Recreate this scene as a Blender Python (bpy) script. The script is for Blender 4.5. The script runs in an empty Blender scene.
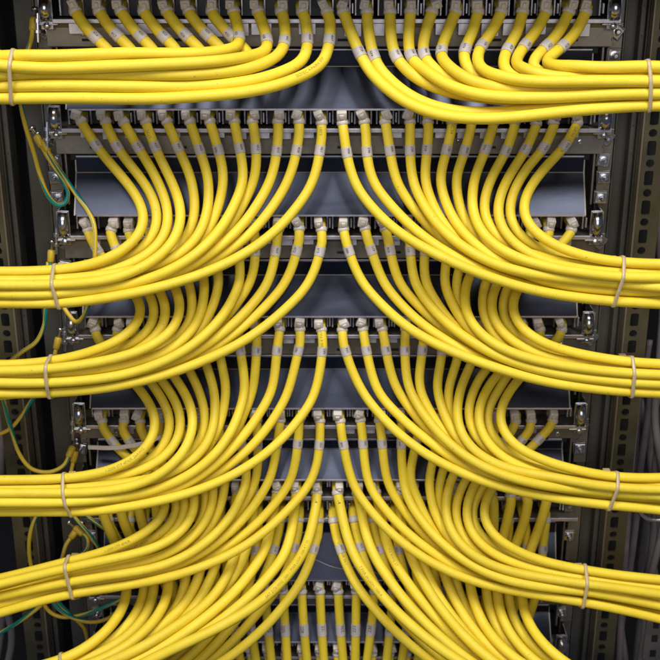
import bpy, bmesh, math, random
import numpy as np
from mathutils import Vector, Matrix
random.seed(7); RNG = np.random.RandomState(11)
S = bpy.context.scene
COL = S.collection

# ------------------------------------------------------------------ camera
D, CZ, TILT, F = 0.94, 0.08256, 0.36056, 1152.24      # metres in front of the panels, height, pitch, focal (px of 660)
cam = bpy.data.cameras.new('camera'); camo = bpy.data.objects.new('camera', cam); COL.objects.link(camo)
cam.sensor_width = 36; cam.lens = F / 660 * 36; cam.clip_start = .02; cam.clip_end = 50
camo.location = (0, -D, CZ); camo.rotation_euler = (math.pi/2 - TILT, 0, 0)
S.camera = camo
cam.dof.use_dof = True; cam.dof.focus_distance = .87; cam.dof.aperture_fstop = 16

# ------------------------------------------------------------------ world, light, exposure
w = bpy.data.worlds.new('World'); S.world = w; w.use_nodes = True
bg = w.node_tree.nodes['Background']; bg.inputs[0].default_value = (.55, .66, 1, 1); bg.inputs[1].default_value = .12
S.view_settings.view_transform = 'Standard'; S.view_settings.look = 'None'
S.view_settings.exposure = -0.03; S.view_settings.gamma = 1
def area(name, loc, target, sx, sy, power, color):
    l = bpy.data.lights.new(name, 'AREA'); l.shape = 'RECTANGLE'; l.size = sx; l.size_y = sy; l.energy = power; l.color = color
    o = bpy.data.objects.new(name, l); COL.objects.link(o); o.location = loc
    o.rotation_euler = (Vector(target) - Vector(loc)).to_track_quat('-Z', 'Y').to_euler()
    return o
area('ceiling_tube_left', (-.50, -1.25, 1.68), (0, 0, -.25), .5, 1.0, 35, (1, .97, .93))
area('ceiling_tube_right', (.50, -1.25, 1.68), (0, 0, -.25), .5, 1.0, 35, (1, .97, .93))
area('aisle_light', (.0, -1.75, .42), (0, 0, -.2), 1.5, .8, 10.5, (1, .98, .96))

# ------------------------------------------------------------------ helpers
def at(px, py, y):
    """point on the plane y seen at that place of the photograph"""
    c, s = math.cos(TILT), math.sin(TILT)
    a, b = (px - 330) / F, (330 - py) / F
    dy = c + b*s; dz = -s + b*c
    k = (y + D) / dy
    return Vector((a*k, y, CZ + dz*k))
def mat(name, color, rough=.5, metal=0., spec=.5, noise=0., nscale=60, bump=0., bscale=200, trans=0., sss=0., stretch=None, coat=0.):
    m = bpy.data.materials.new(name); m.use_nodes = True
    nt = m.node_tree; b = nt.nodes['Principled BSDF']
    b.inputs['Base Color'].default_value = (*color, 1); b.inputs['Roughness'].default_value = rough
    b.inputs['Metallic'].default_value = metal; b.inputs['Specular IOR Level'].default_value = spec
    b.inputs['Transmission Weight'].default_value = trans; b.inputs['Coat Weight'].default_value = coat
    if sss: b.inputs['Subsurface Weight'].default_value = sss; b.inputs['Subsurface Scale'].default_value = .002
    tc = nt.nodes.new('ShaderNodeTexCoord'); mp = nt.nodes.new('ShaderNodeMapping')
    nt.links.new(tc.outputs['Object'], mp.inputs[0])
    if stretch: mp.inputs['Scale'].default_value = stretch
    if noise:
        n = nt.nodes.new('ShaderNodeTexNoise'); n.inputs['Scale'].default_value = nscale; n.inputs['Detail'].default_value = 5
        n.inputs['Roughness'].default_value = .65
        nt.links.new(mp.outputs[0], n.inputs['Vector'])
        r = nt.nodes.new('ShaderNodeMapRange'); r.inputs['From Min'].default_value = .25; r.inputs['From Max'].default_value = .75
        r.inputs['To Min'].default_value = 1 - noise; r.inputs['To Max'].default_value = 1 + noise
        nt.links.new(n.outputs['Fac'], r.inputs['Value'])
        mx = nt.nodes.new('ShaderNodeVectorMath'); mx.operation = 'SCALE'; mx.inputs[0].default_value = color
        nt.links.new(r.outputs[0], mx.inputs['Scale']); nt.links.new(mx.outputs[0], b.inputs['Base Color'])
        r2 = nt.nodes.new('ShaderNodeMapRange'); r2.inputs['To Min'].default_value = max(.05, rough - noise*.6); r2.inputs['To Max'].default_value = min(1, rough + noise*.6)
        nt.links.new(n.outputs['Fac'], r2.inputs['Value']); nt.links.new(r2.outputs[0], b.inputs['Roughness'])
    if bump:
        n = nt.nodes.new('ShaderNodeTexNoise'); n.inputs['Scale'].default_value = bscale; n.inputs['Detail'].default_value = 3
        nt.links.new(mp.outputs[0], n.inputs['Vector'])
        bp = nt.nodes.new('ShaderNodeBump'); bp.inputs['Strength'].default_value = bump; bp.inputs['Distance'].default_value = .001
        nt.links.new(n.outputs['Fac'], bp.inputs['Height']); nt.links.new(bp.outputs[0], b.inputs['Normal'])
    return m
def yellow_jacket():
    m = mat('yellow_pvc', (.80, .56, .030), .42, spec=.36, bump=.10, bscale=700)
    nt = m.node_tree; b = nt.nodes['Principled BSDF']
    tc = nt.nodes.new('ShaderNodeTexCoord')
    n = nt.nodes.new('ShaderNodeTexNoise'); n.inputs['Scale'].default_value = 45; n.inputs['Detail'].default_value = 6; n.inputs['Roughness'].default_value = .7
    n2 = nt.nodes.new('ShaderNodeTexNoise'); n2.inputs['Scale'].default_value = 420; n2.inputs['Detail'].default_value = 2
    for x in (n, n2): nt.links.new(tc.outputs['Object'], x.inputs['Vector'])
    r = nt.nodes.new('ShaderNodeValToRGB'); r.color_ramp.elements[0].position = .3; r.color_ramp.elements[1].position = .7
    r.color_ramp.elements[0].color = (.73, .535, .026, 1); r.color_ramp.elements[1].color = (.81, .62, .040, 1)
    nt.links.new(n.outputs['Fac'], r.inputs[0])
    sp = nt.nodes.new('ShaderNodeMapRange'); sp.inputs['From Min'].default_value = .70; sp.inputs['From Max'].default_value = .78
    nt.links.new(n2.outputs['Fac'], sp.inputs['Value'])
    mx = nt.nodes.new('ShaderNodeMix'); mx.data_type = 'RGBA'; mx.inputs[7].default_value = (.45, .34, .07, 1)
    nt.links.new(sp.outputs[0], mx.inputs[0]); nt.links.new(r.outputs[0], mx.inputs[6])
    n3 = nt.nodes.new('ShaderNodeTexNoise'); n3.inputs['Scale'].default_value = 16; n3.inputs['Detail'].default_value = 8; n3.inputs['Roughness'].default_value = .8
    nt.links.new(tc.outputs['Object'], n3.inputs['Vector'])
    s3 = nt.nodes.new('ShaderNodeMapRange'); s3.inputs['From Min'].default_value = .56; s3.inputs['From Max'].default_value = .74; s3.inputs['To Max'].default_value = .5
    nt.links.new(n3.outputs['Fac'], s3.inputs['Value'])
    mg = nt.nodes.new('ShaderNodeMix'); mg.data_type = 'RGBA'; mg.inputs[7].default_value = (.52, .40, .05, 1)
    nt.links.new(s3.outputs[0], mg.inputs[0]); nt.links.new(mx.outputs[2], mg.inputs[6])
    oi = nt.nodes.new('ShaderNodeObjectInfo')
    hs = nt.nodes.new('ShaderNodeHueSaturation'); vr = nt.nodes.new('ShaderNodeMapRange'); vr.inputs['To Min'].default_value = .93; vr.inputs['To Max'].default_value = 1.05
    nt.links.new(oi.outputs['Random'], vr.inputs['Value']); nt.links.new(vr.outputs[0], hs.inputs['Value']); nt.links.new(mg.outputs[2], hs.inputs['Color'])
    nt.links.new(hs.outputs[0], b.inputs['Base Color'])
    rr = nt.nodes.new('ShaderNodeMapRange'); rr.inputs['To Min'].default_value = .42; rr.inputs['To Max'].default_value = .62
    nt.links.new(n.outputs['Fac'], rr.inputs['Value']); nt.links.new(rr.outputs[0], b.inputs['Roughness'])
    return m
def striped():
    m = mat('yellow_green_pvc', (.8, .56, .03), .42)
    nt = m.node_tree; b = nt.nodes['Principled BSDF']
    uv = nt.nodes.new('ShaderNodeUVMap'); sx = nt.nodes.new('ShaderNodeSeparateXYZ'); nt.links.new(uv.outputs[0], sx.inputs[0])
    tw = nt.nodes.new('ShaderNodeMath'); tw.operation = 'MULTIPLY_ADD'; tw.inputs[1].default_value = .9   # slow twist of the green stripe
    nt.links.new(sx.outputs[0], tw.inputs[0]); nt.links.new(sx.outputs[1], tw.inputs[2])
    fr = nt.nodes.new('ShaderNodeMath'); fr.operation = 'FRACT'; nt.links.new(tw.outputs[0], fr.inputs[0])
    lt = nt.nodes.new('ShaderNodeMath'); lt.operation = 'LESS_THAN'; lt.inputs[1].default_value = .33; nt.links.new(fr.outputs[0], lt.inputs[0])
    mx = nt.nodes.new('ShaderNodeMix'); mx.data_type = 'RGBA'; mx.inputs[6].default_value = (.72, .50, .04, 1); mx.inputs[7].default_value = (.0, .22, .20, 1)
    nt.links.new(lt.outputs[0], mx.inputs[0]); nt.links.new(mx.outputs[2], b.inputs['Base Color'])
    return m
M = dict(
    yellow=yellow_jacket(), striped=striped(),
    lug=mat('yellow_lug', (.62, .42, .03), .4),
    beige=mat('milky_nylon', (.55, .50, .45), .34, sss=.3, bump=.3, bscale=900),
    tie=mat('natural_nylon', (.62, .50, .30), .35, sss=.2, trans=.25),
    paper=mat('label_vinyl', (.50, .45, .42), .5, noise=.12, nscale=300),
    ink=mat('black_ink', (.085, .075, .075), .6),
    fadedink=mat('faded_ink', (.30, .21, .012), .6),
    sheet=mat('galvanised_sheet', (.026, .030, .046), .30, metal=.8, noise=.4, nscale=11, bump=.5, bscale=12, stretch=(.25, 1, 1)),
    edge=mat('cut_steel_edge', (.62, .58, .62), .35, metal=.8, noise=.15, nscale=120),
    face=mat('panel_steel', (.25, .225, .185), .45, metal=.75, noise=.25, nscale=25, bump=.08, bscale=300),
    bright=mat('zinc_tab', (.62, .60, .66), .35, metal=.7, noise=.2, nscale=150),
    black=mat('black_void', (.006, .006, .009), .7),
    jack=mat('jack_plastic', (.02, .02, .025), .4),
    shield=mat('jack_shield', (.50, .47, .50), .28, metal=.9, noise=.2, nscale=200),
    bolt=mat('zinc_bolt', (.58, .57, .60), .25, metal=.95, noise=.25, nscale=150),
    clamp=mat('spring_steel', (.50, .50, .55), .22, metal=1., noise=.2, nscale=60),
    rail=mat('rail_steel', (.17, .16, .14), .4, metal=.7, noise=.3, nscale=40),
    olive=mat('olive_post', (.10, .095, .08), .42, metal=.4, noise=.3, nscale=14, bump=.05, bscale=300, stretch=(1, 1, .3)),
    dark=mat('dark_post', (.012, .013, .016), .45, noise=.3, nscale=20),
    strip=mat('chromated_strip', (.125, .108, .062), .42, metal=.5, noise=.28, nscale=30, bump=.05, bscale=300),
    stripedge=mat('strip_edge', (.26, .22, .15), .4, metal=.5),
    wall=mat('cabinet_back', (.006, .006, .007), .6, noise=.3, nscale=6),
    grey=mat('grey_pvc', (.22, .19, .185), .5, noise=.2, nscale=40),
    dust=mat('dust_thread', (.35, .30, .25), .9),
)
def obj(name, verts, faces, m, parent=None, smooth=False, mats=None, midx=None, uvs=None):
    me = bpy.data.meshes.new(name); me.from_pydata([tuple(v) for v in verts], [], [tuple(int(q) for q in f) for f in faces])
    for x in (mats or [m]): me.materials.append(x)
    if midx is not None: me.polygons.foreach_set('material_index', midx)
    if smooth: me.polygons.foreach_set('use_smooth', [True]*len(me.polygons))
    if uvs is not None:
        l = me.uv_layers.new(name='UVMap')
        vi = np.empty(len(me.loops), int); me.loops.foreach_get('vertex_index', vi)
        l.data.foreach_set('uv', np.array(uvs, float)[vi].ravel())
    me.update()
    o = bpy.data.objects.new(name, me); COL.objects.link(o)
    if parent is not None:
        o.parent = parent; o.matrix_parent_inverse = Matrix.Translation(-parent.location)
    return o
class MB:
    """collects bevelled boxes, lathes and sheets into ONE mesh"""
    def __init__(s): s.v = []; s.f = []; s.m = []
    def add(s, v, f, mi=0):
        o = len(s.v); s.v += [tuple(x) for x in v]; s.f += [tuple(o+i for i in q) for q in f]; s.m += [mi]*len(f)
    def box(s, x0, x1, y0, y1, z0, z1, mi=0, bev=0., mtx=None):
        bm = bmesh.new(); bmesh.ops.create_cube(bm, size=1)
        for v in bm.verts: v.co = Vector(((x0+x1)/2 + v.co.x*(x1-x0), (y0+y1)/2 + v.co.y*(y1-y0), (z0+z1)/2 + v.co.z*(z1-z0)))
        if bev: bmesh.ops.bevel(bm, geom=list(bm.edges), offset=bev, segments=2, affect='EDGES', profile=.5)
        if mtx: bm.transform(mtx)
        bm.verts.ensure_lookup_table(); bm.verts.index_update()
        s.add([v.co[:] for v in bm.verts], [[v.index for v in f.verts] for f in bm.faces], mi); bm.free()
    def lathe(s, c, axis, prof, n=16, mi=0):
        """prof: (distance along axis, radius)"""
        a = Vector(axis).normalized(); u = a.orthogonal().normalized(); w_ = a.cross(u); c = Vector(c); vs = []; fs = []
        for d, r in prof:
            for k in range(n):
                t = 2*math.pi*k/n; vs.append(c + a*d + (u*math.cos(t) + w_*math.sin(t))*r)
        for j in range(len(prof)-1):
            for k in range(n): fs.append((j*n+k, j*n+(k+1) % n, (j+1)*n+(k+1) % n, (j+1)*n+k))
        fs.append(tuple(range(n))[::-1]); fs.append(tuple((len(prof)-1)*n+k for k in range(n)))
        s.add(vs, fs, mi)
    def sheet(s, prof, x0, x1, th, mi=0, edge=None):
        """(y,z) profile extruded along x, with thickness; the last profile end gets the edge material"""
        P = [Vector((0, a, b)) for a, b in prof]; N = []
        for i in range(len(P)):
            t = (P[min(i+1, len(P)-1)] - P[max(i-1, 0)]).normalized(); N.append(Vector((0, t.z, -t.y)))
        vs = []
        for i, p in enumerate(P):
            q = p + N[i]*th
            for x in (x0, x1): vs.append((x, p.y, p.z)); vs.append((x, q.y, q.z))
        n = len(P)
        fs = []
        for i in range(n-1):
            a = i*4; b = a+4
            fs += [(a, a+2, b+2, b), (a+1, b+1, b+3, a+3), (a, b, b+1, a+1), (a+2, a+3, b+3, b+2)]
        s.add(vs, fs, mi)
        a = (n-1)*4
        s.add([vs[a], vs[a+1], vs[a+3], vs[a+2], vs[0], vs[1], vs[3], vs[2]], [(0, 3, 2, 1), (4, 5, 6, 7)], mi if edge is None else edge)
    def build(s, name, mats, parent=None, smooth=False):
        mats = mats if isinstance(mats, list) else [mats]
        return obj(name, s.v, s.f, None, parent, smooth, mats, s.m)
def empty(name, loc):
    o = bpy.data.objects.new(name, None); o.empty_display_size = .01; COL.objects.link(o); o.location = loc; return o
def tag(o, label=None, cat=None, group=None, kind=None):
    for k, v in (('label', label), ('category', cat), ('group', group), ('kind', kind)):
        if v: o[k] = v
    return o
def catmull(P, n):
    """resample through the points P (k,3) at n even stations"""
    P = np.array(P, float); Q = np.vstack([2*P[0]-P[1], P, 2*P[-1]-P[-2]]); out = []
    for i in range(1, len(Q)-2):
        p0, p1, p2, p3 = Q[i-1:i+3]
        d1 = max(np.linalg.norm(p2-p1), 1e-6)**.5; d0 = max(np.linalg.norm(p1-p0), 1e-6)**.5; d2 = max(np.linalg.norm(p3-p2), 1e-6)**.5
        m1 = (p2-p1) + d1*((p1-p0)/d0 - (p2-p0)/(d0+d1)) if 0 else (p1-p0)/d0**2*0 + ((p1-p0)/d0 - (p2-p0)/(d0+d1) + (p2-p1)/d1)*d1
        m2 = ((p2-p1)/d1 - (p3-p1)/(d1+d2) + (p3-p2)/d2)*d1
        for t in np.linspace(0, 1, 14, endpoint=False):
            out.append((2*t**3-3*t**2+1)*p1 + (t**3-2*t**2+t)*m1 + (-2*t**3+3*t**2)*p2 + (t**3-t**2)*m2)
    out.append(P[-1]); out = np.array(out)
    L = np.r_[0, np.cumsum(np.linalg.norm(np.diff(out, axis=0), axis=1))]
    s = np.linspace(0, L[-1], n)
    return np.stack([np.interp(s, L, out[:, k]) for k in range(3)], 1), L[-1]
def tube(P, r, n=12, cap=True):
    P = np.array(P, float); k = len(P)
    T = np.gradient(P, axis=0); T /= np.linalg.norm(T, axis=1)[:, None]
    u = np.cross(T[0], (.3, .1, 1.)); u /= np.linalg.norm(u); vs = []; uv = []
    L = np.r_[0, np.cumsum(np.linalg.norm(np.diff(P, axis=0), axis=1))]
    rr = np.broadcast_to(r, (k,))
    ang = np.arange(n)*2*math.pi/n
    for i in range(k):
        u = u - T[i]*u.dot(T[i]); u /= np.linalg.norm(u); b = np.cross(T[i], u)
        vs.append(P[i] + rr[i]*(np.cos(ang)[:, None]*u + np.sin(ang)[:, None]*b))
        uv += [(L[i]*10, j/n) for j in range(n)]
    vs = np.concatenate(vs); fs = []
    for i in range(k-1):
        for j in range(n): fs.append((i*n+j, i*n+(j+1) % n, (i+1)*n+(j+1) % n, (i+1)*n+j))
    if cap: fs.append(tuple(range(n))[::-1]); fs.append(tuple((k-1)*n+j for j in range(n)))
    return vs, fs, uv

# ------------------------------------------------------------------ text as mesh, wrapped round a cable
_glyph = {}
def glyphs(s, size):
    if (s, size) in _glyph: return _glyph[(s, size)]
    c = bpy.data.curves.new('t', 'FONT'); c.body = s; c.size = size; c.resolution_u = 2; c.align_x = 'LEFT'
    o = bpy.data.objects.new('t', c); COL.objects.link(o)
    me = bpy.data.meshes.new_from_object(o)
    v = np.array([x.co[:] for x in me.vertices]).reshape(-1, 3); f = [tuple(p.vertices) for p in me.polygons]
    bpy.data.objects.remove(o); bpy.data.meshes.remove(me); bpy.data.curves.remove(c)
    _glyph[(s, size)] = (v, f); return v, f
def wrap_text(P, s0, text, size, r, ang0, flip=False):
    """text running along the polyline P from arc length s0; ang0 turns it away from the side facing the aisle"""
    v, f = glyphs(text, size)
    L = np.r_[0, np.cumsum(np.linalg.norm(np.diff(P, axis=0), axis=1))]
    T = np.gradient(P, axis=0); T /= np.linalg.norm(T, axis=1)[:, None]
    w_ = v[:, 0].max(); s = s0 + (w_ - v[:, 0] if flip else v[:, 0]); h = (v[:, 1] - size*.35)*(-1 if flip else 1)
    p = np.stack([np.interp(s, L, P[:, k]) for k in range(3)], 1); t = np.stack([np.interp(s, L, T[:, k]) for k in range(3)], 1)
    t /= np.linalg.norm(t, axis=1)[:, None]
    ref = np.array((0, -.93, .36)); N = ref - t*(t@ref)[:, None]; N /= np.linalg.norm(N, axis=1)[:, None]
    B = np.cross(N, t); a = h/r + ang0
    return p + r*(np.cos(a)[:, None]*N + np.sin(a)[:, None]*B), f

# ------------------------------------------------------------------ the rack and what stands round it
R0 = .0044                                                     # cable radius
PIT = .0177
def rad(r): return {1: .0044, 6: .0045, 6.5: .0042, 7: .0042, 8: .0042}.get(r, .0040)
def setting():
    m = MB(); m.box(-.9, .9, .30, .31, -1.1, .5); tag(m.build('cabinet_back_wall', M['wall']), kind='structure')
    m = MB(); m.box(-.9, .9, -.2, .3, -1.12, -1.10); tag(m.build('floor', M['wall']), kind='structure')
    zt = at(330, -14, -.075).z
    m = MB(); m.box(-.55, .55, -.075, -.04, zt, zt+.045, bev=.003); m.box(-.55, .55, -.04, .30, zt+.03, zt+.045, bev=.002); tag(m.build('added_top_shade', M['olive']), kind='structure')  # added slab above the view, there to shade the topmost row
    rack = empty('equipment_rack', (0, .05, -1.09))
    tag(rack, 'dark open rack frame with perforated side strips holding all the panels', 'rack')
    ztop, zbot = .32, -1.08
    for sgn in (-1, 1):
        X = lambda a: a*sgn
        # mounting rail next to the panels: two flanges
        m = MB()
        m.box(*sorted((X(.2225), X(.2345))), .006, .009, zbot, ztop, bev=.0006)
        m.box(*sorted((X(.2345), X(.2358))), .004, .05, zbot, ztop, bev=.0005)
        m.build('mounting_rail', M['rail'], rack)
        # broad post
        m = MB()
        m.box(*sorted((X(.2365), X(.2510 if sgn > 0 else .2560))), .022, .040, zbot, ztop, bev=.001)
        m.box(*sorted((X(.2375), X(.2400))), .020, .023, zbot, ztop, bev=.0006)
        m.build('side_post', M['olive'], rack)
        m = MB()
        a0 = .2500 if sgn > 0 else .2540
        m.box(*sorted((X(a0), X(.2860))), .075, .085, zbot, ztop, bev=.001)
        m.build('recessed_channel', M['dark'], rack)
        # channel lip and perforated strip
        e = .2515 if sgn > 0 else .2665
        o_ = .0
    # perforated strips (edge position differs left and right as seen)
    for sgn, xe, wid, off in ((1, .2560, .0195, .0), (-1, .2735, .021, .004)):
        yb = -.004
        m = MB()
        z = ztop; k = 0
        while z > zbot:
            hgt = .0125
            cx = sgn*(xe + .0075); hw0 = .0045
            for kind in (0, 1):
                zc = z - (hgt/2)
                angs = sorted(set([math.atan2(sy*hgt/2, sx*.0075) for sx in (-1, 1) for sy in (-1, 1)] + [2*math.pi*q/24 - math.pi for q in range(24)]))
                vin = []; vout = []
                for a in angs:
                    ca, sa = math.cos(a), math.sin(a)
                    k1 = min(.0075/max(abs(ca), 1e-9), (hgt/2)/max(abs(sa), 1e-9))
                    if kind: rr = .0034
                    else: rr = (abs(ca/.0036)**7 + abs(sa/.0064)**7)**(-1/7.) ; rr = min(rr, k1*.985)
                    vin.append((cx + ca*rr, zc + sa*rr)); vout.append((cx + ca*k1, zc + sa*k1))
                n = len(angs)
                vs = [(a, yb, b) for a, b in vout] + [(a, yb, b) for a, b in vin] + [(a, yb+.0022, b) for a, b in vin]
                fs = []
                for q in range(n):
                    q2 = (q+1) % n
                    fs += [(q, q2, n+q2, n+q), (n+q, n+q2, 2*n+q2, 2*n+q)]
                m.add(vs, fs)
                z -= hgt
        x1, x2 = sorted((sgn*(xe + .015), sgn*(xe + wid)))
        m.box(x1, x2, yb, yb+.0022, zbot, ztop)
        m.build('perforated_strip', M['strip'], rack)
        m = MB(); m.box(*sorted((sgn*(xe-.0016), sgn*xe)), yb-.0010, yb+.018, zbot, ztop, bev=.0004)
        m.build('strip_lip', M['stripedge'], rack)
        m = MB()
        m.box(*sorted((sgn*(xe-.0075), sgn*(xe-.0030))), .010, .03, zbot, ztop, bev=.001)
        m.box(*sorted((sgn*(xe-.0028), sgn*(xe-.0018))), .006, .03, zbot, ztop, bev=.0003)
        for q in range(60): m.lathe((sgn*(xe-.0052), .010, ztop-.01-q*.0238), (0, -1, 0), [(0, .0009), (.0008, .0006)], 8)
        m.build('channel_lip', M['olive'], rack)
        m = MB(); m.box(*sorted((sgn*(xe+.0), sgn*(xe+wid+.004))), .03, .032, zbot, ztop)
        m.build('strip_backing', M['dark'], rack)
    return rack

# ------------------------------------------------------------------ panels
#   row: hood-edge px, ledge px, plug px  (heights in the photograph at x=330)
ROWS = {1: (-1.5, 20, 8), 2: (109.5, 129.5, 118), 3: (215.5, 236.5, 226), 4: (316.7, 335.5, 326), 5: (408.5, 426, 417), 6: (480, 497, 489), 7: (580, 596, 588), 8: (642, 657, 650)}
ORD = {1: 'topmost', 2: 'second', 3: 'third', 4: 'fourth', 5: 'fifth', 6: 'sixth', 7: 'seventh', 8: 'lowest'}
def panel(r):
    e, l, p = ROWS[r]
    YE, YL, YF = -.030, -.024, -.015                        # hood edge, ledge edge, face
    ze = at(330, e, YE).z; zl = at(330, l, YL).z; zp = at(330, p, -.02).z
    nxt = ROWS.get(r+1)
    if nxt: zn = at(330, nxt[0], YE).z
    else: zn = zl - .06
    t = empty('patch_panel', (0, .02, zp))
    tag(t, {1: 'topmost steel patch panel cut by the top edge of the photo', 2: 'second steel patch panel down, with the widest bare sloping hood beneath it', 3: 'third steel patch panel down, its middle bare between the parted cables',
            4: 'fourth steel patch panel down, bright ledge under its ports', 5: 'fifth steel patch panel down, directly above the double-row panel',
            6: 'steel patch panel with two rows of ports close together', 7: 'second lowest steel patch panel, its cables hanging straight down', 8: 'lowest steel patch panel, only its port row in view'}[r],
        'patch panel', 'patch panels stacked in the rack')
    W = .2235
    # back of the slot
    slots = [(ze, zl)]
    if r == 6:
        zl2 = at(330, 518.5, YL).z; zs2 = at(330, 503.5, YL).z; slots = [(ze, zl), (zs2, zl2)]
    zlow = slots[-1][1]
    m = MB(); m.box(-W, W, .012, .016, zlow-.001, ze+.004); m.build('slot_back', M['black'], t)
    for (zt, zb) in slots:
        # ledge under the ports: bright thin lip with tabs
        m = MB(); m.box(-W, W, YL, .012, zb-.0013, zb, bev=.0003)
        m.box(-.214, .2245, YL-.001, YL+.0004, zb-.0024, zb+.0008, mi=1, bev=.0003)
        m.build('port_ledge', [M['face'], M['edge']], t)
    if r == 6:
        m = MB(); m.box(-W, W, -.020, .012, slots[1][0], slots[0][1]-.0028, bev=.0005); m.build('divider_bar', M['face'], t)
    # shield tabs just below the ledge, between ports
    if r not in (6, 7, 8):
        for k in range(23):
            if random.random() < .22 or k == 11: continue
            xc = (k - 11)*PIT; hgt = random.uniform(.0040, .0056)*(1.9 if r == 1 else 1)
            m = MB(); wd = random.uniform(.0040, .0050)*(1.6 if r == 1 else 1)
            m.box(xc-wd, xc+wd, YL+.0008, YL+.0022, zl-.0026-hgt, zl-.0026, bev=.0003)
            m.build('shield_tab', M['bright'], t)
    # face below the ledge, dark gap, then the hood that reaches forward over the next row
    H = zlow - zn
    zf1 = zlow - .0024; zf2 = zlow - .30*H
    if r == 6: zf2 = zlow - .10*H
    if r < 8:
        m = MB(); m.sheet([(YL+.006, zf1), (YF, zf1-.004), (YF, zf2), (YF+.006, zf2-.001)], -W*.99, W*.985, .0012)
        for k in range(6):                                   # small punched slots of the face
            xc = (-.19, -.185+.065, .01, .055, .13, .19)[k]
            m.box(xc-.004, xc+.004, YF-.0016, YF-.0008, zf1-.0145, zf1-.0125, mi=1)
        for k in range(4):
            xc = (-.2, -.1, .1, .2)[k]*.98 + .003*(r % 3); m.lathe((xc, YF-.0006, zf1-.009), (0, -1, 0), [(0, .0022), (.0008, .0019), (.0011, .0010)], 12, mi=2)
        m.build('face_plate', [M['face'], M['black'], M['bolt']], t)
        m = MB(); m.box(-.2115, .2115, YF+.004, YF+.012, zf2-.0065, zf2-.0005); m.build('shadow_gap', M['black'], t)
        zh0 = zf2 - .0035; zh1 = zh0 - .19*H
        hw = .2070
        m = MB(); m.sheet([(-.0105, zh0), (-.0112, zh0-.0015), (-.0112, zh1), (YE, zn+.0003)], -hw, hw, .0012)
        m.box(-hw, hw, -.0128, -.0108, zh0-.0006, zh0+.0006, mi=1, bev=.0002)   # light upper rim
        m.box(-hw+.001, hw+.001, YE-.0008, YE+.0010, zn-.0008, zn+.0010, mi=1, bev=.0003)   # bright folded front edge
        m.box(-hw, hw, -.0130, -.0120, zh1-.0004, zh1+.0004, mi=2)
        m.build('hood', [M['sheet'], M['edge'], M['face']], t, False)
        for sg in (-1, 1):                                   # triangular cheek of the hood
            x = sg*(hw+.0002); y0 = -.0100
            vs = [(x, y0, zh0), (x, y0, zn), (x, YE, zn), (x, -.0118, zh1), (x+sg*.0012, y0, zh0), (x+sg*.0012, y0, zn), (x+sg*.0012, YE, zn), (x+sg*.0012, -.0118, zh1)]
            obj('hood_cheek', vs, [(0, 1, 2, 3), (4, 7, 6, 5), (0, 3, 7, 4), (3, 2, 6, 7), (2, 1, 5, 6), (0, 4, 5, 1)], M['face'], t)
    # jacks in the slot
    for (zt, zb) in slots:
        zc = (zt+zb)/2; hh = min(abs(zt-zb)/2 - .0010, .0075)
        for k in range(24):
            xc = (k-11.5)*PIT
            m = MB()
            m.box(xc-.0068, xc+.0068, -.006, .010, zc-hh, zc+hh, mi=0, bev=.0006)
            m.box(xc-.0074, xc-.0058, -.0125, -.004, zc-hh+.001, zc+hh-.001, mi=1, bev=.0003)
            m.box(xc+.0058, xc+.0074, -.0125, -.004, zc-hh+.001, zc+hh-.001, mi=1, bev=.0003)
            if k % 3 != 1: m.box(xc+.0080, xc+.0094, -.016, -.008, zc-hh*.6, zc+hh*.5, mi=2, bev=.0003)
            m.build('port_jack', [M['jack'], M['shield'], M['bright']], t)
    # ends: strap clamp, bolts with square plates
    for sg in (-1, 1):
        m = MB(); m.box(*sorted((sg*.2140, sg*.2238)), -.0225, -.0205, zl-.0075, ze+.002, bev=.0005)
        m.box(*sorted((sg*.2100, sg*.2250)), -.0245, .004, zl-.0040, zl-.0026, bev=.0004)
        m.box(*sorted((sg*.2236, sg*.2248)), -.0225, .004, zl-.0040, ze+.001, bev=.0003)
        m.build('end_bracket', M['bolt'], t)
        xs = sg*.2188; za, zb_ = ze+.001, zl-.001; zm = (za+zb_)/2; rr = abs(za-zb_)/2
        vs = []; n = 12
        for q in range(n+1):
            a = math.pi*q/n - math.pi/2
            for x in (-.0036, .0036): vs.append((xs+x, -.0225 - math.cos(a)*.0085, zm + math.sin(a)*rr))
        fs = [(2*q, 2*q+1, 2*q+3, 2*q+2) for q in range(n)]
        c = obj('strap_clamp', vs, fs, M['clamp'], t, True); sm = c.modifiers.new('s', 'SOLIDIFY'); sm.thickness = .001
        m = MB(); m.lathe((xs, -.0235, zl-.0045), (0, -1, .2), [(0, .0026), (.002, .0026), (.0028, .0020)], 12); m.build('clamp_screw', M['bolt'], c, True)
    for sg in (-1, 1):
        zz = zl - .011
        spots = [0, .0185, .0330, .0500] if r in (1, 2) else [0, .022, .042]
        for q, dz in enumerate(spots):
            if zz-dz < zn + .006: continue
            xb = sg*(.2265 if r < 6 else .2215) + random.uniform(-.0012, .0012); z = zz - dz
            m = MB(); ang = (.55 if q == 0 else random.uniform(-.12, .12))
            rot = Matrix.Translation((xb, 0, z)) @ Matrix.Rotation(ang, 4, 'Y')
            m.box(-.0060, .0060, -.0015, .004, -.0058, .0058, bev=.0008, mtx=rot)
            m.box(-.0048, .0048, -.0032, -.0014, -.0048, .0048, mi=1, bev=.0006, mtx=Matrix.Translation((xb, 0, z)) @ Matrix.Rotation(ang+.1, 4, 'Y'))
            m.lathe((xb, -.003, z), (0, -1, .05), [(0, .0034), (.0014, .0034), (.0016, .0022), (.0062, .0021), (.0068, .0014)], 14, mi=1)
            m.build('ground_bolt', [M['face'], M['bolt']], t)
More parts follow.
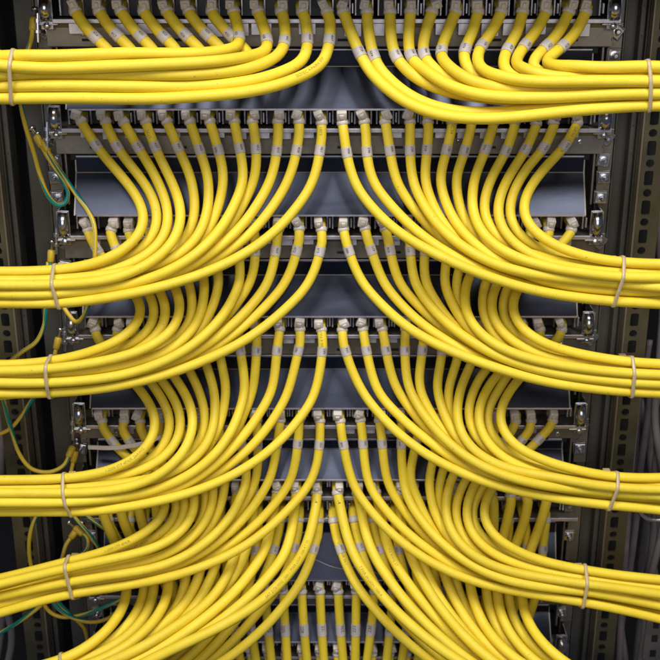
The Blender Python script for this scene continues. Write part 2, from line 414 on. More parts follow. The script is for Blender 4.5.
        if r < 7:
            xb = sg*(.2275 if sg < 0 else .2262); m = MB(); z0 = zl + .004
            m.lathe((xb, -.013, z0), (.05*sg, -.10, -1), [(0, .0018), (.004, .0018), (.0042, .0032), (.0072, .0032), (.0074, .0020), (.0125, .0020), (.0127, .0036), (.0150, .0036), (.0152, .0017), (.022, .0016)], 12)
            if sg < 0: m.build('earth_stud', M['bolt'], t)
            m = MB(); m.lathe((sg*.2185, -.012, zl-.016), (0, -1, .1), [(0, .0028), (.002, .0028), (.003, .0018)], 12, mi=1); m.box(*sorted((sg*.2145, sg*.2225)), -.012, -.0105, zl-.022, zl-.008, bev=.0004)
            m.build('side_lug', [M['face'], M['bolt']], t)
        m = MB(); m.box(*sorted((sg*.2215, sg*.2330)), .000, .0045, zn+.002, zl-.004, bev=.0006)
        m.box(*sorted((sg*.2150, sg*.2168)), -.0105, .0, zn+.004, zl-.0046, bev=.0004)
        m.build('end_plate', M['face'], t)
    return t

# ------------------------------------------------------------------ the yellow cables: how each one hangs
# keys: plug, label, then down, round the belly and out to the side tie; (x, y) as seen, depth added below
T2 = [
 [(80,118),(97,148),(112,165),(127,181),(140,196),(151,213),(151,232),(135,248),(105,262),(60,273),(-20,273)],
 [(105,118),(115,147),(130,165),(145,180),(157,195),(166,213),(165,234),(147,253),(113,266),(60,276),(-20,275)],
 [(122.5,119),(136,146),(149,166),(160,184),(169,198),(177,217),(172,240),(150,259),(115,271),(60,279),(-20,278)],
 [(145,118),(154,145),(165,167),(176,185),(185,200),(190,219),(180,245),(155,263),(116,274),(60,281),(-20,280)],
 [(166,118),(178,147),(187,167),(195,185),(201,205),(202,222),(190,248),(160,267),(118,276),(60,284),(-20,283)],
 [(189,118),(199,147),(207,170),(213,193),(213,210),(208,228),(192,253),(162,271),(120,280),(60,286),(-20,285)],
 [(209,118),(217,145),(223,167),(227,190),(224,210),(214,230),(195,254),(165,274),(122,284),(60,289),(-20,288)],
 [(234,118),(238,143),(243,163),(246,183),(241,203),(229,224),(207,250),(172,274),(128,286),(60,291),(-20,290)],
 [(252,118),(257,145),(258,165),(254,187),(246,208),(232,230),(208,252),(175,275),(130,288),(60,294),(-20,293)],
 [(278,118),(278,145),(277,165),(271,187),(260,208),(243,230),(217,252),(180,276),(135,290),(60,297),(-20,296)],
 [(299,118),(299.5,145),(298,165),(290,187),(278,209),(260,231),(232,253),(192,276),(143,290),(60,299),(-20,299)],
 [(321.5,119),(322,144),(319,165),(310,188),(297,210),(280,232),(250,254),(200,276),(150,289),(60,302),(-20,301)]]
T1L = [
 [(74,8),(80,22),(90,34),(104,45),(117,57),(127,68),(124,72),(96,73),(78,66),(18,66),(-20,66)],
 [(98,8),(104,22),(114,34),(128,45),(141,57),(151,68),(148,72),(120,73),(84,71),(18,71),(-20,71)],
 [(120,8),(126,22),(136,34),(150,45),(163,57),(173,68),(170,72),(142,79),(84,76),(18,76),(-20,76)],
 [(143,8),(149,22),(159,34),(173,45),(186,57),(196,68),(193,72),(165,84),(84,81),(18,81),(-20,81)],
 [(166,8),(172,22),(182,34),(196,45),(209,57),(219,68),(216,72),(188,73),(84,70),(18,70),(-20,70)],
 [(188,8),(194,22),(204,34),(218,45),(231,57),(241,68),(238,72),(210,79),(84,76),(18,76),(-20,76)],
 [(211,8),(217,22),(227,34),(241,45),(254,57),(264,68),(261,72),(233,87),(84,84),(18,84),(-20,84)],
 [(233,8),(237,25),(242,39),(241,50),(229,54),(200,54.5),(165,53),(125,53),(80,55),(18,60),(-20,60)],
 [(257,8),(263,25),(269,41),(271,53),(259,61),(237,65),(200,66),(150,66),(90,67),(18,69),(-20,69)],
 [(280,8),(286,25),(288,43),(283,56),(267,65),(240,70),(200,74),(150,76),(90,76),(18,76),(-20,76)],
 [(301,8),(308,28),(310,50),(305,64),(289,75),(258,82),(210,85),(150,86),(90,85),(18,82),(-20,83)],
 [(326,8),(332,30),(330,52),(324,66),(309,78),(285,87),(250,92),(200,96),(120,97),(18,91),(-20,91)]]
T1R = [
 [(587,8),(580,28),(558,52),(541,62),(535,68),(545,71),(560,70),(580,69),(605,69),(645,69),(680,70)],
 [(570,8),(563,28),(544,50),(528,61),(518,68),(524,73),(545,74),(575,72),(605,71),(645,72),(680,73)],
 [(547,8),(540,28),(523,47),(511,60),(505,69),(510,75),(530,77),(570,75),(605,74),(645,75),(680,76)],
 [(523,8),(520,30),(509,47),(499,59),(492,68),(497,75),(520,79),(560,79),(605,77),(645,78),(680,79)],
 [(502,8),(495,30),(477,50),(470,61),(470,71),(480,78),(510,82),(560,82),(605,80),(645,81),(680,82)],
 [(478,8),(475,30),(464,50),(457,62),(455,72),(466,80),(500,86),(555,86),(605,84),(645,84),(680,85)],
 [(457,8),(447,32),(440,52),(436,64),(440,74),(456,82),(495,89),(550,91),(605,88),(645,87),(680,88)],
 [(433,8),(424,35),(420,55),(424,67),(437,77),(460,86),(500,93),(550,94),(605,91),(645,90),(680,91)],
 [(411,8),(408,35),(407,55),(414,69),(430,80),(455,90),(500,98),(550,98),(605,94),(645,93),(680,94)],
 [(390,8),(390,35),(391,52),(399,67),(417,79),(447,90),(495,100),(550,102),(605,98),(645,96),(680,97)],
 [(367,8),(368,35),(373,60),(385,82),(403,99),(428,109),(465,115),(510,113),(560,106),(645,100),(680,99)],
 [(342,8),(352,35),(360,57),(372,77),(390,97),(413,112),(445,119),(490,121),(540,114),(645,104),(680,103)]]
E = {  # outermost and innermost cable of every other bundle
 (2,1): ([(578,119),(569,144),(555,157),(538,172),(525,187),(517,205),(520,226),(540,241),(568,252),(614,263),(690,265)],
         [(342,119),(345,145),(348,168),(357,188),(368,208),(383,226),(410,244),(450,263),(510,285),(614,301),(690,302)]),
 (3,-1): ([(88,226),(92,246),(104,262),(118,276),(133,288),(151,303),(150,321),(133,336),(104,350),(52,364),(-20,366)],
          [(321,226),(322,243),(319,263),(308,286),(295,303),(274,322),(245,343),(205,361),(150,378),(52,391),(-20,393)]),
 (3,1): ([(572,226),(565,244),(549,258),(530,272),(514,284),(504,299),(506,320),(526,338),(560,351),(627,363),(690,366)],
         [(343,226),(346,243),(352,265),(364,288),(380,308),(402,327),(432,344),(475,361),(530,377),(627,391),(690,394)]),
 (4,-1): ([(95,326),(99,344),(112,361),(130,378),(148,393),(164,412),(166,432),(150,454),(120,470),(71,479),(-20,482)],
          [(321,326),(322,346),(318,368),(312,393),(302,415),(287,436),(260,460),(218,484),(160,500),(71,510),(-20,510)]),
 (4,1): ([(562.5,326),(556,343),(543,357),(524,373),(505,390),(491,410),(491,431),(513,450),(550,463),(608,478),(690,480)],
         [(342,326),(344,345),(349,368),(358,390),(370,410),(388,428),(418,447),(455,470),(520,490),(608,505),(690,509)]),
 (5,-1): ([(102,417),(106,436),(120,452),(140,467),(160,479),(176,494),(174,512),(155,532),(125,546),(75,561),(-20,583)],
          [(320,417),(319,443),(315,468),(307,490),(297,505),(275,529),(237,555),(195,570),(140,581),(75,591),(-20,615)]),
 (5,1): ([(554,417),(543,437),(527,452),(507,468),(488,489),(473,506),(475,526),(498,547),(532,559),(580,572),(690,583)],
         [(340,417),(343,443),(347,468),(355,492),(366,512),(385,531),(422,561),(465,580),(518,593),(580,601),(690,625)]),
 (6,-1): ([(99,490),(101,512),(110,533),(120,552),(129,572),(132,592),(125,614),(105,636),(80,656),(40,670),(-20,682)],
          [(317,489),(315,510),(311,533),(303,556),(290,578),(270,599),(235,621),(190,641),(140,662),(80,688),(-20,705)]),
 (6,1): ([(547,491),(545,512),(538,535),(530,556),(521,578),(518,598),(524,622),(540,645),(562,665),(610,690),(690,712)],
         [(337,489),(342,515),(349,542),(360,567),(376,594),(398,618),(428,644),(465,668),(510,690),(590,715),(690,732)]),
 (6.5,-1): ([(108,516),(116,540),(134,562),(150,583),(160,600),(161,618),(150,638),(125,660),(98,676),(60,692),(-20,708)],
            [(319,517),(317,540),(309,563),(297,587),(283,608),(268,627),(245,648),(215,668),(170,690),(80,715),(-20,727)]),
 (6.5,1): ([(546,516),(543,545),(541,570),(537,597),(529,622),(515,645),(510,665),(520,685),(545,700),(600,720),(690,737)],
           [(333,517),(337,540),(343,560),(354,585),(372,610),(395,635),(425,660),(460,685),(510,705),(590,730),(690,747)]),
}
DEP = np.array([.026, .0335, .036, .040, .047, .059, .073, .082, .084, .084, .084])
DEP6 = (np.array([.026, .033, .036, .040, .046, .058, .082, .105, .12, .125, .13]), np.array([.026, .038, .052, .070, .090, .108, .122, .132, .138, .14, .14]))
DEP1 = np.array([.026, .034, .042, .052, .062, .070, .076, .078, .080, .080, .080])
LW = np.array([0, 0, 0, .1, .3, .6, .9, 1, 1, 1, 1])
def traces(r, sd):
    if r == 1: return [list(c) for c in (T1L if sd < 0 else T1R)]
    base = np.array(T2, float)
    if (r, sd) == (2, -1): return base
    if sd > 0: base = base.copy(); base[:, :, 0] = 659 - base[:, :, 0]
    a, b = (np.array(q, float) for q in E[(r, sd)])
    out = []
    for i in range(12):
        t = i/11.; ds = (a - base[0])*(1-t) + (b - base[11])*t
        c = base[i] + ds
        out.append(c)
    return out
def soften(Q, n):
    for _ in range(n):
        V = Q.copy(); V[7:-1] = Q[7:-1]*.5 + .25*(Q[6:-2] + Q[8:]); Q = V
    return Q
cables = []   # dicts
for r in (1, 2, 3, 4, 5, 6, 6.5):
    for sd in (-1, 1):
        TR = [np.array(q, float) for q in traces(r, sd)]
        for a, b in ([(1, 3), (5, 6), (8, 9)], [(2, 3), (6, 8)], [(1, 2), (4, 6), (9, 10)], [(3, 5), (7, 8)])[int(r*2+sd) % 4]:   # neighbours that swap places on the way to the tie
            if r == 1: continue
            for q, wq in ((7, .5), (8, 1), (9, 1), (10, 1)):
                d_ = TR[b][q, 1] - TR[a][q, 1]; TR[a][q, 1] += d_*wq; TR[b][q, 1] -= d_*wq
        lay = [-1, -.8, -1, -.7, -.2, -.9, -.4, .9, 1, .8, .9, .8] if (r, sd) == (1, -1) else {-1: [.2, -1, -.3, 1, -.9, .3, -.4, 1, -1, .3, -.5, .8], 1: [.4, -1, .3, -.4, 1, -1, .4, -.3, 1, -.9, .2, .8]}[sd]
        for i in range(12):
            c = np.array(TR[i], float)
            if r not in (1,): 
                if not (r == 2 and sd < 0): c[2:8, 0] += np.convolve(RNG.normal(0, 1.6, 8), [.25, .5, .25], 'same')[:6]
                c[8:10, 1] += RNG.normal(0, .7)
                if r >= 2:
                    wv = np.convolve(RNG.normal(0, 2.6, 13), [.25, .5, .25], 'same')[1:12]*np.array([0, .2, .5, .7, .8, .7, .6, .4, .2, 0, 0])
                    wv = wv*(.3 if i == 0 else 1.25); c[:, 0] += wv; c[:, 1] += wv[::-1]*.5
            dep = (DEP1 if r == 1 else DEP).copy()
            if r == 1 and sd < 0 and i < 7: dep = dep - np.array([0, 0, .004, .010, .014, .014, .008, .003, 0, 0, 0])
            if r >= 6:
                t6 = (i/11.)**1.5; dep = DEP6[0]*(1-t6) + DEP6[1]*t6 - (LW*.030 + .002*(np.arange(11) > 0) if r == 6.5 else 0)
            dep = dep + LW*lay[i]*.0115 + np.r_[np.zeros(6), RNG.normal(0, .0028, 5)]
            key = [np.array(at(x, y, -d)) for (x, y), d in zip(c, dep)]
            k0 = key[0]
            key[-1] = key[-1]
            tail = key[-1] + (key[-1]-key[-2])/np.linalg.norm(key[-1]-key[-2])*.12
            P = [k0 + (0, .026, .0015), k0 + (0, .010, .0012)] + key + [tail]
            Q, L = catmull(P, 76); Q = soften(Q, 10)
            ph = RNG.uniform(0, 6.28, 4); tt = np.linspace(0, L, len(Q)); env = np.clip((tt - .06)/.06, 0, 1)*.00075
            Q[:, 2] += env*(np.sin(tt*95 + ph[0]) + np.sin(tt*150 + ph[1])); Q[:, 1] += env*(np.sin(tt*80 + ph[2]) + np.sin(tt*135 + ph[3]))
            cables.append(dict(r=r, sd=sd, i=i, P=Q, L=L, pin=14, tie=True))
for r, idx, dd in ((7, range(5, 19), 0), (8, range(7, 17), 0)):
    for k in idx:
        y = ROWS[r][2]; pit = 18.2 if r == 7 else 17.3
        x = 329 + (k-11.5)*pit
        fan = {9: 1.5, 10: 2, 11: 1.5, 12: 2, 13: -.5, 14: -3}.get(k, (10-k)*1.2 if k < 9 else (13-k)*1.2)
        ys = (y, y+40, y+75, y+115, y+170); xs = (x, x+fan, x+fan*2.6, x+fan*3.6, x+fan*4.5)
        ds = (.026, .034, .036, .038, .040)
        key = [np.array(at(a, b, -d)) for a, b, d in zip(xs, ys, ds)]
        P = [key[0] + (0, .026, .0015), key[0] + (0, .010, .0012)] + key
        Q, L = catmull(P, 40)
        cables.append(dict(r=r, sd=-1 if k < 12 else 1, i=k if k < 12 else 23-k, P=Q, L=L, pin=9, tie=False, k=k))

# settle the cables so that none runs through another
def settle(cabs, iters=70):
    n = [len(c['P']) for c in cabs]; X = np.concatenate([c['P'] for c in cabs]); cid = np.repeat(np.arange(len(cabs)), n)
    st = np.r_[0, np.cumsum(n)]; free = np.ones(len(X)); 
    for k, c in enumerate(cabs):
        f = np.ones(n[k]); f[:c['pin']] = 0; f[c['pin']:c['pin']+6] = np.linspace(.15, 1, 6); free[st[k]:st[k+1]] = f
    RC = np.array([rad(c['r']) for c in cabs])[cid]; X0 = X.copy(); wgt = np.array((.45, 1.0, .45))
    for it in range(iters):
        if it % 8 == 0:
            cell = .016; G = np.floor(X/cell).astype(int); key = {}
            for j, g in enumerate(map(tuple, G)): key.setdefault(g, []).append(j)
            A = []; B = []
            for g, js in key.items():
                js = np.array(js)
                for dx in (-1, 0, 1):
                    for dy in (-1, 0, 1):
                        for dz in (-1, 0, 1):
                            h = key.get((g[0]+dx, g[1]+dy, g[2]+dz))
                            if h is None: continue
                            h = np.array(h); a, b = np.meshgrid(js, h, indexing='ij'); a = a.ravel(); b = b.ravel()
                            mk = cid[a] < cid[b]; A.append(a[mk]); B.append(b[mk])
            A = np.concatenate(A); B = np.concatenate(B)
        # closest approach between point a and the segment around b
        d = X[A] - X[B]
        Tn = np.gradient(X, axis=0); Tn /= np.linalg.norm(Tn, axis=1)[:, None] + 1e-9
        tb = Tn[B]; al = (d*tb).sum(1); al = np.clip(al, -.004, .004); d = d - tb*al[:, None]
        dist = np.linalg.norm(d, axis=1); pen = (RC[A] + RC[B])*1.0 - dist; mk = pen > 0
        a, b, d, dist, pen = A[mk], B[mk], d[mk], dist[mk], pen[mk]
        if not len(a): break
        dn = d/(dist[:, None] + 1e-7)
        bias = dn*wgt; bias /= (bias*dn).sum(1)[:, None] + 1e-6
        bl = np.linalg.norm(bias, axis=1); bias = bias/np.maximum(bl/1.5, 1)[:, None]
        push = bias*pen[:, None]*.5
        U = np.zeros_like(X); C = np.zeros(len(X)) + 1e-9
        np.add.at(U, a, push); np.add.at(U, b, -push); np.add.at(C, a, 1); np.add.at(C, b, 1)
        U = U/np.maximum(C, 1)[:, None]*1.25
        # smooth the push along each cable
        for _ in range(3):
            V = U.copy(); V[1:-1] = .25*U[:-2] + .5*U[1:-1] + .25*U[2:]
            V[st[:-1]] = U[st[:-1]]; V[st[1:]-1] = U[st[1:]-1]; U = V*1.06
        X = X + U*free[:, None]
        # keep bending smooth, drift back a little
        Y = X.copy(); Y[1:-1] = X[1:-1] + .10*(X[:-2] + X[2:] - 2*X[1:-1])
        Y[st[:-1]] = X[st[:-1]]; Y[st[1:]-1] = X[st[1:]-1]
        if it < iters - 8: Y += (X0 + (X - X0) - Y)*0
        X = np.where(free[:, None] > 0, Y, X)
    for k, c in enumerate(cabs): c['P'] = soften(X[st[k]:st[k+1]], 3)
    return len(a), float(pen.max()) if len(a) else 0
print('settled', settle(cables), len(cables))

ROWW = {1: 'topmost panel', 2: 'second panel down', 3: 'third panel down', 4: 'fourth panel down', 5: 'fifth panel down', 6: 'upper row of double panel', 6.5: 'lower row of double panel', 7: 'second lowest panel', 8: 'lowest panel'}
NTH = ['first', 'second', 'third', 'fourth', 'fifth', 'sixth', 'seventh', 'eighth', 'ninth', 'tenth', 'eleventh', 'twelfth']
PRINT = {(1, -1, 11): [(.072, 'ISO/IEC 4-PAIRX STP'), ], (6, -1, 11): [(.075, 'SAT 2170 MHZ 1500-1 7PAIR LSOH 1500-4 7 OL'),], (6, 1, 11): [(.10, '7 PAIR 24 LSOH 1500-4')],
         (6.5, 1, 11): [(.05, 'U/S 7-PAIR 24-1')], (6, 1, 8): [(.05, 'BHWN-SAT-PL VERIFY')], (6, 1, 9): [(.08, '1-2 AWG ST')], (6, 1, 6): [(.04, 'AWG 26 PAIR')], (2, -1, 3): [(.036, 'LCFL')], (2, -1, 11): [(.034, '5281')],
         (5, -1, 1): [(.16, '..VERIFIED-CAT LSOH')], (4, -1, 11): [(.030, '1500-4 PAIR')], (3, -1, 9): [(.045, '7PAIR')], (5, -1, 0): [(.17, '1-2500 STP 4PAIR')], (2, 1, 0): [(.034, 'LSOH 15-4 PAIR')], (2, 1, 6): [(.030, 'IEC 24')], (4, -1, 0): [(.15, '1-2500 STP 4PAIR 26AWG')]}
def finish_cable(c):
    r, sd, i = c['r'], c['sd'], c['i']; R = rad(r)
    P, L = catmull(c['P'][::2] if 0 else c['P'], int(len(c['P'])*1.3))
    P = np.array(P); start = P[0]
    t = empty('network_cable', tuple(start)); side = 'left' if sd < 0 else 'right'
    run = 'hanging down' if r in (7, 8) else 'curving out %s' % side
    tag(t, 'yellow cable, %s port from %s, %s, %s' % (NTH[i], side, ROWW[r], run), 'network cable', 'yellow network cables in the panel ports')
    vs, fs, uv = tube(P, R, 12); vs = vs - start
    def put(name, v, f, m, **k):
        o = obj(name, np.array(v) - start if name != 'jacket' else v, f, m, None, True, **k); o.parent = t; return o
    put('jacket', vs, fs, M['yellow'], uvs=uv)
    S_ = np.r_[0, np.cumsum(np.linalg.norm(np.diff(P, axis=0), axis=1))]
    def station(s): return np.array([np.interp(s, S_, P[:, k]) for k in range(3)])
    # nylon collar where the cable leaves the port, with its head
    s0 = .0275; sub = np.array([station(s0 + q*.0007) for q in range(7)])
    cv, cf, _ = tube(sub, [R+.0001, R+.0006, R+.0009, R+.0007, R+.0009, R+.0006, R+.0001], 14, cap=False)
    put('collar', cv, cf, M['beige'])
    p = station(.0255); m = MB()
    hx = random.choice((-1, -1, 0, 1))*.0018 + random.uniform(-.0006, .0006); w2 = random.uniform(.0034, .0041); h2 = random.uniform(.0036, .0043)
    mt = Matrix.Translation(Vector((p[0]+hx, p[1]-.0042, p[2]+.0034))) @ Matrix.Rotation(random.choice((-.45, -.12, -.05, 0, .05, .12, .4)) + random.uniform(-.06, .06), 4, 'Y') @ Matrix.Rotation(random.uniform(.1, .5), 4, 'X')
    m.box(-w2, w2, -.0030, .0065, -h2, h2, bev=.0011, mtx=mt)
    m.box(-w2*.45, w2*.45, -.0042, -.0026, -h2*.5, h2*.5, bev=.0005, mtx=mt)
    if r != 6.5: put('strain_relief', m.v, m.f, M['beige'])
    # label sleeve
    if r != 6:
        s1 = (.0475 if r < 6 else .052)+random.uniform(-.0012, .0016)
        if r == 1: s1 = (.060 if sd > 0 else .051) + random.uniform(-.002, .002)
        if r == 7: s1 = .060
        if r in (3, 4): s1 = .0435
        if r == 5: s1 = .046
        n = 8; ln = .0080 if r != 7 else .0125
        sub = np.array([station(s1 + q*ln/(n-1)) for q in range(n)])
        lv, lf, _ = tube(sub, R+.00035, 14, cap=False); lv = list(map(tuple, lv)); lf = list(lf); mi = [0]*len(lf)
        txt = '%d%02d' % (4 if r < 4 else 2, (int(r*2)*7 + i*3 + (0 if sd < 0 else 5)) % 100)
        tv, tf = wrap_text(P, s1+.0012, txt, ln*.38, R+.00050, random.choice((-.35, .35, .45)), flip=sd > 0)
        o = len(lv); lv += list(map(tuple, tv)); lf += [tuple(o+q for q in f) for f in tf]; mi += [1]*len(tf)
        put('label_sleeve', lv, lf, None, mats=[M['paper'], M['ink']], midx=mi)
    for s1, txt in PRINT.get((r, sd, i), []):
        tv, tf = wrap_text(P, s1, txt, .0033, R+.00012, -.15 if sd < 0 else .1, flip=sd < 0)
        put('jacket_print', tv, tf, M['fadedink'])
    if r == 6 and i >= 9:
        tv, tf = wrap_text(P, .036, '-4', .0042, R+.00012, 0); put('jacket_print', tv, tf, M['ink'])
    c['P'] = P; c['S'] = S_
    return t

# ------------------------------------------------------------------ ties round the bundles
TIES = [(1, -1, 18, 'around the topmost left bundle'), (2, -1, 60, 'around the second left bundle'), (3, -1, 53, 'around the third left bundle'), (4, -1, 71, 'around the fourth left bundle'), (5, -1, 75, 'around the fifth left bundle'), (6, -1, 82, 'around the lowest left bundle'),
        (1, 1, 645, 'around the topmost right bundle'), (2, 1, 614, 'around the second right bundle'), (3, 1, 627, 'around the third right bundle'), (4, 1, 608, 'around the fourth right bundle'), (5, 1, 580, 'around the fifth right bundle')]
def hull(pts):
    pts = sorted(map(tuple, pts)); cr = lambda o, a, b: (a[0]-o[0])*(b[1]-o[1]) - (a[1]-o[1])*(b[0]-o[0])
    lo = []; up = []
    for p in pts:
        while len(lo) > 1 and cr(lo[-2], lo[-1], p) <= 0: lo.pop()
        lo.append(p)
    for p in reversed(pts):
        while len(up) > 1 and cr(up[-2], up[-1], p) <= 0: up.pop()
        up.append(p)
    return lo[:-1] + up[:-1]
def make_tie(r, sd, px, where):
    x0 = at(px, 330, -.08).x
    py = traces(r, sd)[6 if r == 1 else 5][9][1]; x0 = at(px, py, -.08).x
    pts = []; dirs = []
    for c in cables:
        if c['r'] != r or c['sd'] != sd: continue
        P = c['P']; j = int(np.argmin(np.abs(P[:, 0]-x0) + (np.arange(len(P)) < len(P)*.5)*9))
        pts.append(P[j]); d = P[min(j+1, len(P)-1)] - P[j-1]; dirs.append(d*(-1 if d[0] < 0 else 1))
    pts = np.array(pts); ax = np.mean(dirs, 0); ax /= np.linalg.norm(ax); cen = pts.mean(0)
    ax = ax + np.array((0, 0, .10*sd*(1 if r % 2 else -1))); ax /= np.linalg.norm(ax)
    pts = pts - np.outer((pts-cen)@ax, ax)
    v = np.cross(ax, (0, 1, 0)); v /= np.linalg.norm(v); u = np.cross(v, ax)
    q = [((p-cen)@u, (p-cen)@v) for p in pts]; ring = []
    for p in q:
        for k in range(20): a = 2*math.pi*k/20; ring.append((p[0]+(rad(r)+.0004)*math.cos(a), p[1]+(rad(r)+.0004)*math.sin(a)))
    H = hull(ring); H = np.array(H + [H[0]]); L = np.r_[0, np.cumsum(np.linalg.norm(np.diff(H, axis=0), axis=1))]
    n = 110; s = np.linspace(0, L[-1], n, endpoint=False); a = np.interp(s, L, H[:, 0]); b = np.interp(s, L, H[:, 1])
    t = empty('cable_tie', tuple(cen)); tag(t, 'pale nylon cable tie %s of yellow cables' % where, 'cable tie', 'cable ties round the yellow bundles')
    vs = []; fs = []; c2 = np.array((a.mean(), b.mean()))
    for k in range(n):
        p = np.array((a[k], b[k])); d = p - c2; d /= np.linalg.norm(d); rid = .0004 if k % 2 else .0
        for (wd, o) in ((-.0015, 0), (-.0013, .0006+rid*.7), (0, .0007+rid), (.0013, .0006+rid*.7), (.0015, 0)):
            pp = p + d*o; vs.append(tuple(u*pp[0] + v*pp[1] + ax*wd))
    for k in range(n):
        for j in range(5):
            k2 = (k+1) % n; j2 = (j+1) % 5; fs.append((k*5+j, k*5+j2, k2*5+j2, k2*5+j))
    o = obj('strap', vs, fs, M['tie'], None, True); o.parent = t
    # head at the back/top of the bundle
    k = int(np.argmax(b*.3 + a*(1 if u[1] > 0 else -1))); p = u*a[k] + v*b[k]
    m = MB(); m.box(-.0030, .0030, -.0025, .0025, -.0032, .0032, bev=.0006, mtx=Matrix.Translation(Vector(p)*1.12)); h = m.build('tie_head', M['tie']); h.parent = t
    return t

rack = setting()
for r in range(1, 9): panel(r)
for c in cables: finish_cable(c)
for q in TIES: make_tie(*q)

# ------------------------------------------------------------------ earthing wires on the left
WIRES = [
 ('thin yellow and green earth wire from the top left lug, looping beside the second panel', [(33,26,.012),(31,40,.018),(26,55,.03),(19,80,.04),(21,105,.04),(26,128,.036),(33,150,.032),(41,178,.03),(49,197,.028),(57,205,.026),(65,203,.024),(68,193,.022),(63,181,.02),(54,167,.018),(46,154,.016),(40,143,.012)], [(0, 0), (-1, 0)]),
 ('thin green striped earth wire hanging from the second lug past the third panel end', [(46,148,.014),(55,163,.02),(68,182,.026),(78,197,.032),(88,211,.038),(94,225,.044),(95,250,.046),(93,285,.044),(88,306,.040),(83,317,.034),(76,322,.030),(69,315,.026),(62,304,.022),(54,288,.02),(50,272,.016),(51,258,.012)], [(0, 0), (-1, 0)]),
 ('thin yellow and green earth wire bending left below the second left bundle', [(48,262,.012),(47,285,.02),(46,308,.024),(44,326,.024),(36,342,.026),(22,352,.03),(10,362,.034),(2,385,.034),(6,410,.032),(12,432,.03),(20,455,.03),(32,469,.03),(50,472,.028),(64,465,.024),(70,453,.016)], [(-1, 0)]),
 ('short yellow earth wire crossing the perforated strip to the left edge', [(57,345,.014),(52,365,.02),(42,386,.026),(30,403,.028),(20,418,.026),(8,430,.026),(-8,435,.026),(-40,432,.03)], [(0, 0)]),
 ('thin green striped earth wire dropping between the fourth and fifth left bundles', [(74,458,.014),(68,480,.02),(50,500,.026),(38,514,.026),(31,530,.026),(29,550,.028),(34,575,.03),(50,598,.032),(60,610,.034),(76,619,.034),(95,622,.032),(112,616,.028),(121,604,.024),(123,585,.02),(118,560,.012)], [(0, 0)]),
 ('yellow earth wire looping under the lug between the lower left bundles', [(80,532,.014),(87,538,.018),(87,548,.022),(80,555,.026),(64,562,.03),(46,580,.032),(42,598,.032),(50,612,.03),(62,617,.03),(82,615,.028),(106,606,.026),(124,595,.018),(128,570,.006)], [(0, 0)]),
 ('green striped earth wire standing up beside the lower left lug', [(73,535,.014),(66,545,.02),(62,558,.026),(55,575,.03),(58,600,.034),(70,614,.03),(84,628,.02),(88,650,.01)], [(0, 0)]),
 ('slim yellow wire slanting down over the sixth panel end', [(68,508,.03),(76,519,.034),(88,533,.036),(100,550,.034),(108,566,.03),(112,585,.02)], []),
 ('slim yellow wire below the fourth left bundle running right', [(80,505,.028),(86,515,.028),(98,524,.028),(110,532,.026),(122,542,.022),(134,556,.012)], []),
 ('thin yellow wire leaving the lowest left corner', [(62,585,.024),(50,597,.028),(38,608,.03),(20,621,.032),(0,633,.032),(-30,645,.03)], []),
]
for lab, pts, ends in WIRES:
    P, L = catmull([at(x, y, -d) for x, y, d in pts], 90); st = Vector(P[0])
    t = empty('earth_wire', st); tag(t, lab, 'wire', 'earthing wires on the left')
    vs, fs, uv = tube(P, .0019, 10); o = obj('wire', vs - P[0], fs, M['striped'], None, True, uvs=uv); o.parent = t
    for e, _ in ends:
        p = Vector(P[e]); d = (Vector(P[0]) - Vector(P[4])) if e == 0 else (Vector(P[-1]) - Vector(P[-5])); d.normalize()
        m = MB(); m.lathe(p - d*.004 - st, d, [(0, .0022), (.001, .0030), (.0085, .0034), (.0105, .0030), (.0108, .002)], 14); q = m.build('terminal_boot', M['lug'], None, True); q.parent = t
        m = MB(); m.lathe(p + d*.0065 - st, d, [(0, .0016), (.006, .0016), (.0061, .0030), (.0085, .0030)], 10); q = m.build('terminal_pin', M['bolt'], None, True); q.parent = t

# loose tie end across the fifth row at the left
P, L = catmull([at(88,447.5,-.040), at(115,448,-.043), at(145,443,-.046), at(163,436,-.046), at(172,432,-.044)], 30)
vs = []; fs = []
for k, p in enumerate(P):
    for dy, dz in ((0, -.0018), (.0011, -.0018), (.0011, .0018), (0, .0018)): vs.append((p[0]-P[0][0], p[1]-P[0][1]+dy, p[2]-P[0][2]+dz))
for k in range(len(P)-1):
    for j in range(4): fs.append((k*4+j, k*4+(j+1) % 4, k*4+4+(j+1) % 4, k*4+4+j))
fs += [(0, 3, 2, 1), tuple(len(vs)-4+j for j in range(4))]
o = obj('tie_tail', vs, fs, M['beige']); o.location = tuple(P[0])
tag(o, 'loose pale tie tail lying across the leftmost cables of the fifth panel', 'cable tie')
# dust thread hanging over the dark sheet in the middle
P, L = catmull([at(x, y, -d) for x, y, d in ((306,558,.03),(316,560,.034),(330,566,.036),(345,569,.034),(362,566,.032),(376,573,.034),(392,580,.04))], 60)
vs, fs, uv = tube(P, .00028, 6); o = obj('dust_thread', vs - P[0], fs, M['dust'], None, True); o.location = tuple(P[0]); tag(o, 'fine pale fluff thread strung between cables under the double panel', 'dust thread')
P, L = catmull([at(x, y, -d) for x, y, d in ((286,536,.03),(300,534,.034),(313,527,.036),(326,518,.034),(331,512,.032))], 60)
vs, fs, uv = tube(P, .0002, 6); o = obj('dust_thread', vs - P[0], fs, M['dust'], None, True); o.location = tuple(P[0]); tag(o, 'thin cobweb thread beside the middle of the double panel', 'dust thread')

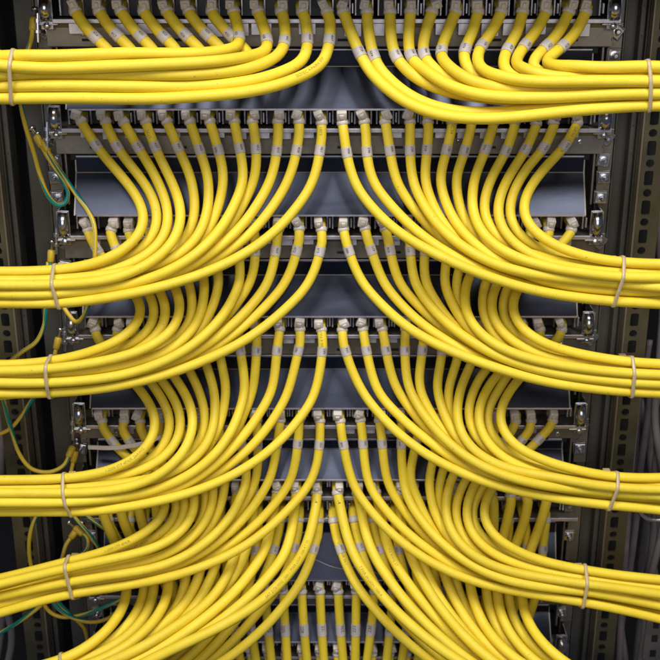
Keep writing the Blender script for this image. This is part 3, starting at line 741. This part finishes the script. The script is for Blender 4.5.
# ------------------------------------------------------------------ grey cables behind the right strip
G = [[(640,380),(634,430),(630,480),(626,540),(622,600),(618,680)], [(652,380),(646,430),(640,470),(636,520),(628,580),(622,620),(616,680)], [(631,350),(629,400),(622,450),(618,500),(616,560),(620,620),(628,680)],
     [(660,390),(652,420),(650,460),(655,500),(650,560),(640,620),(634,680)], [(668,360),(664,420),(655,470),(660,520),(664,570),(650,620),(640,680)], [(640,400),(646,440),(652,480),(645,530),(640,580),(644,630),(650,680)],
     [(672,440),(668,500),(660,540),(648,590),(645,630),(636,680)], [(612,470),(618,510),(626,550),(640,600),(648,640),(654,680)], [(664,180),(660,240),(663,300),(660,350),(655,420),(664,480)]]
DG = [.055, .085, .07, .10, .06, .12, .05, .13, .05]
for k in range(4):                                            # thinner growth of cables deeper in the gap
    x0 = 624 + k*12; G.append([(x0 + 14, 340), (x0 + RNG.uniform(-4, 10), 420), (x0 + RNG.uniform(-6, 8), 490), (x0 + RNG.uniform(-8, 8), 560), (x0 + RNG.uniform(-12, 6), 620), (x0 - 10, 690)]); DG.append(.10 + .012*k)
WG = ['third from the strip, straight', 'fourth from the strip', 'closest to the strip', 'near the right edge, wavy', 'at the right picture edge', 'deep in the gap, crossing others', 'slanting left near the lower edge', 'slanting right from the strip', 'alone high up'] + ['deep in the tangle, %s of the rear ones' % q for q in NTH[:9]]
for k, g in enumerate(G):
    P, L = catmull([at(x, y, DG[k]) for x, y in g], 60)
    vs, fs, uv = tube(P, .0036 if k < 9 else .0028, 12); o = obj('grey_cable', vs - P[0], fs, M['grey'], None, True); o.location = tuple(P[0])
    tag(o, 'grey cable behind the right perforated strip, %s' % WG[k], 'cable', 'grey cables on the right')
for k, g in enumerate([[(12,380),(8,440),(6,500)], [(2,590),(14,615),(18,640),(10,680)], [(16,580),(10,610),(6,640),(-2,690)]]):
    P, L = catmull([at(x-6, y, .06 + .02*k) for x, y in g], 40)
    vs, fs, uv = tube(P, .0040, 12); o = obj('grey_cable', vs - P[0], fs, M['grey'], None, True); o.location = tuple(P[0])
    tag(o, 'grey cable %s at the left picture edge' % ['beside the strip', 'bowing right low down', 'slanting left low down'][k], 'cable', 'grey cables on the left')
# bent metal cable guide and slotted bracket in the right corner
P, L = catmull([at(x, y, .02) for x, y in ((634,500),(638,510),(646,518),(656,520),(672,519),(690,519))], 50)
vs, fs, uv = tube(P, .0022, 12); o = obj('cable_guide', vs - P[0], fs, M['bolt'], None, True); o.location = tuple(P[0]); tag(o, 'shiny bent wire cable guide at the right picture edge', 'cable guide')
c0 = at(655, 635, .035); m = MB(); m.box(-.010, .016, 0, .002, -.03, .022, bev=.0005)
for z in (-.022, -.004, .012): m.box(-.003, .003, -.0004, .0001, z-.004, z+.004, mi=1, bev=0)
o = m.build('slotted_bracket', [M['face'], M['black']]); o.location = c0; tag(o, 'pale slotted metal bracket in the lower right corner', 'bracket')

# ------------------------------------------------------------------ render
S.render.engine = 'CYCLES'; S.cycles.max_bounces = 6
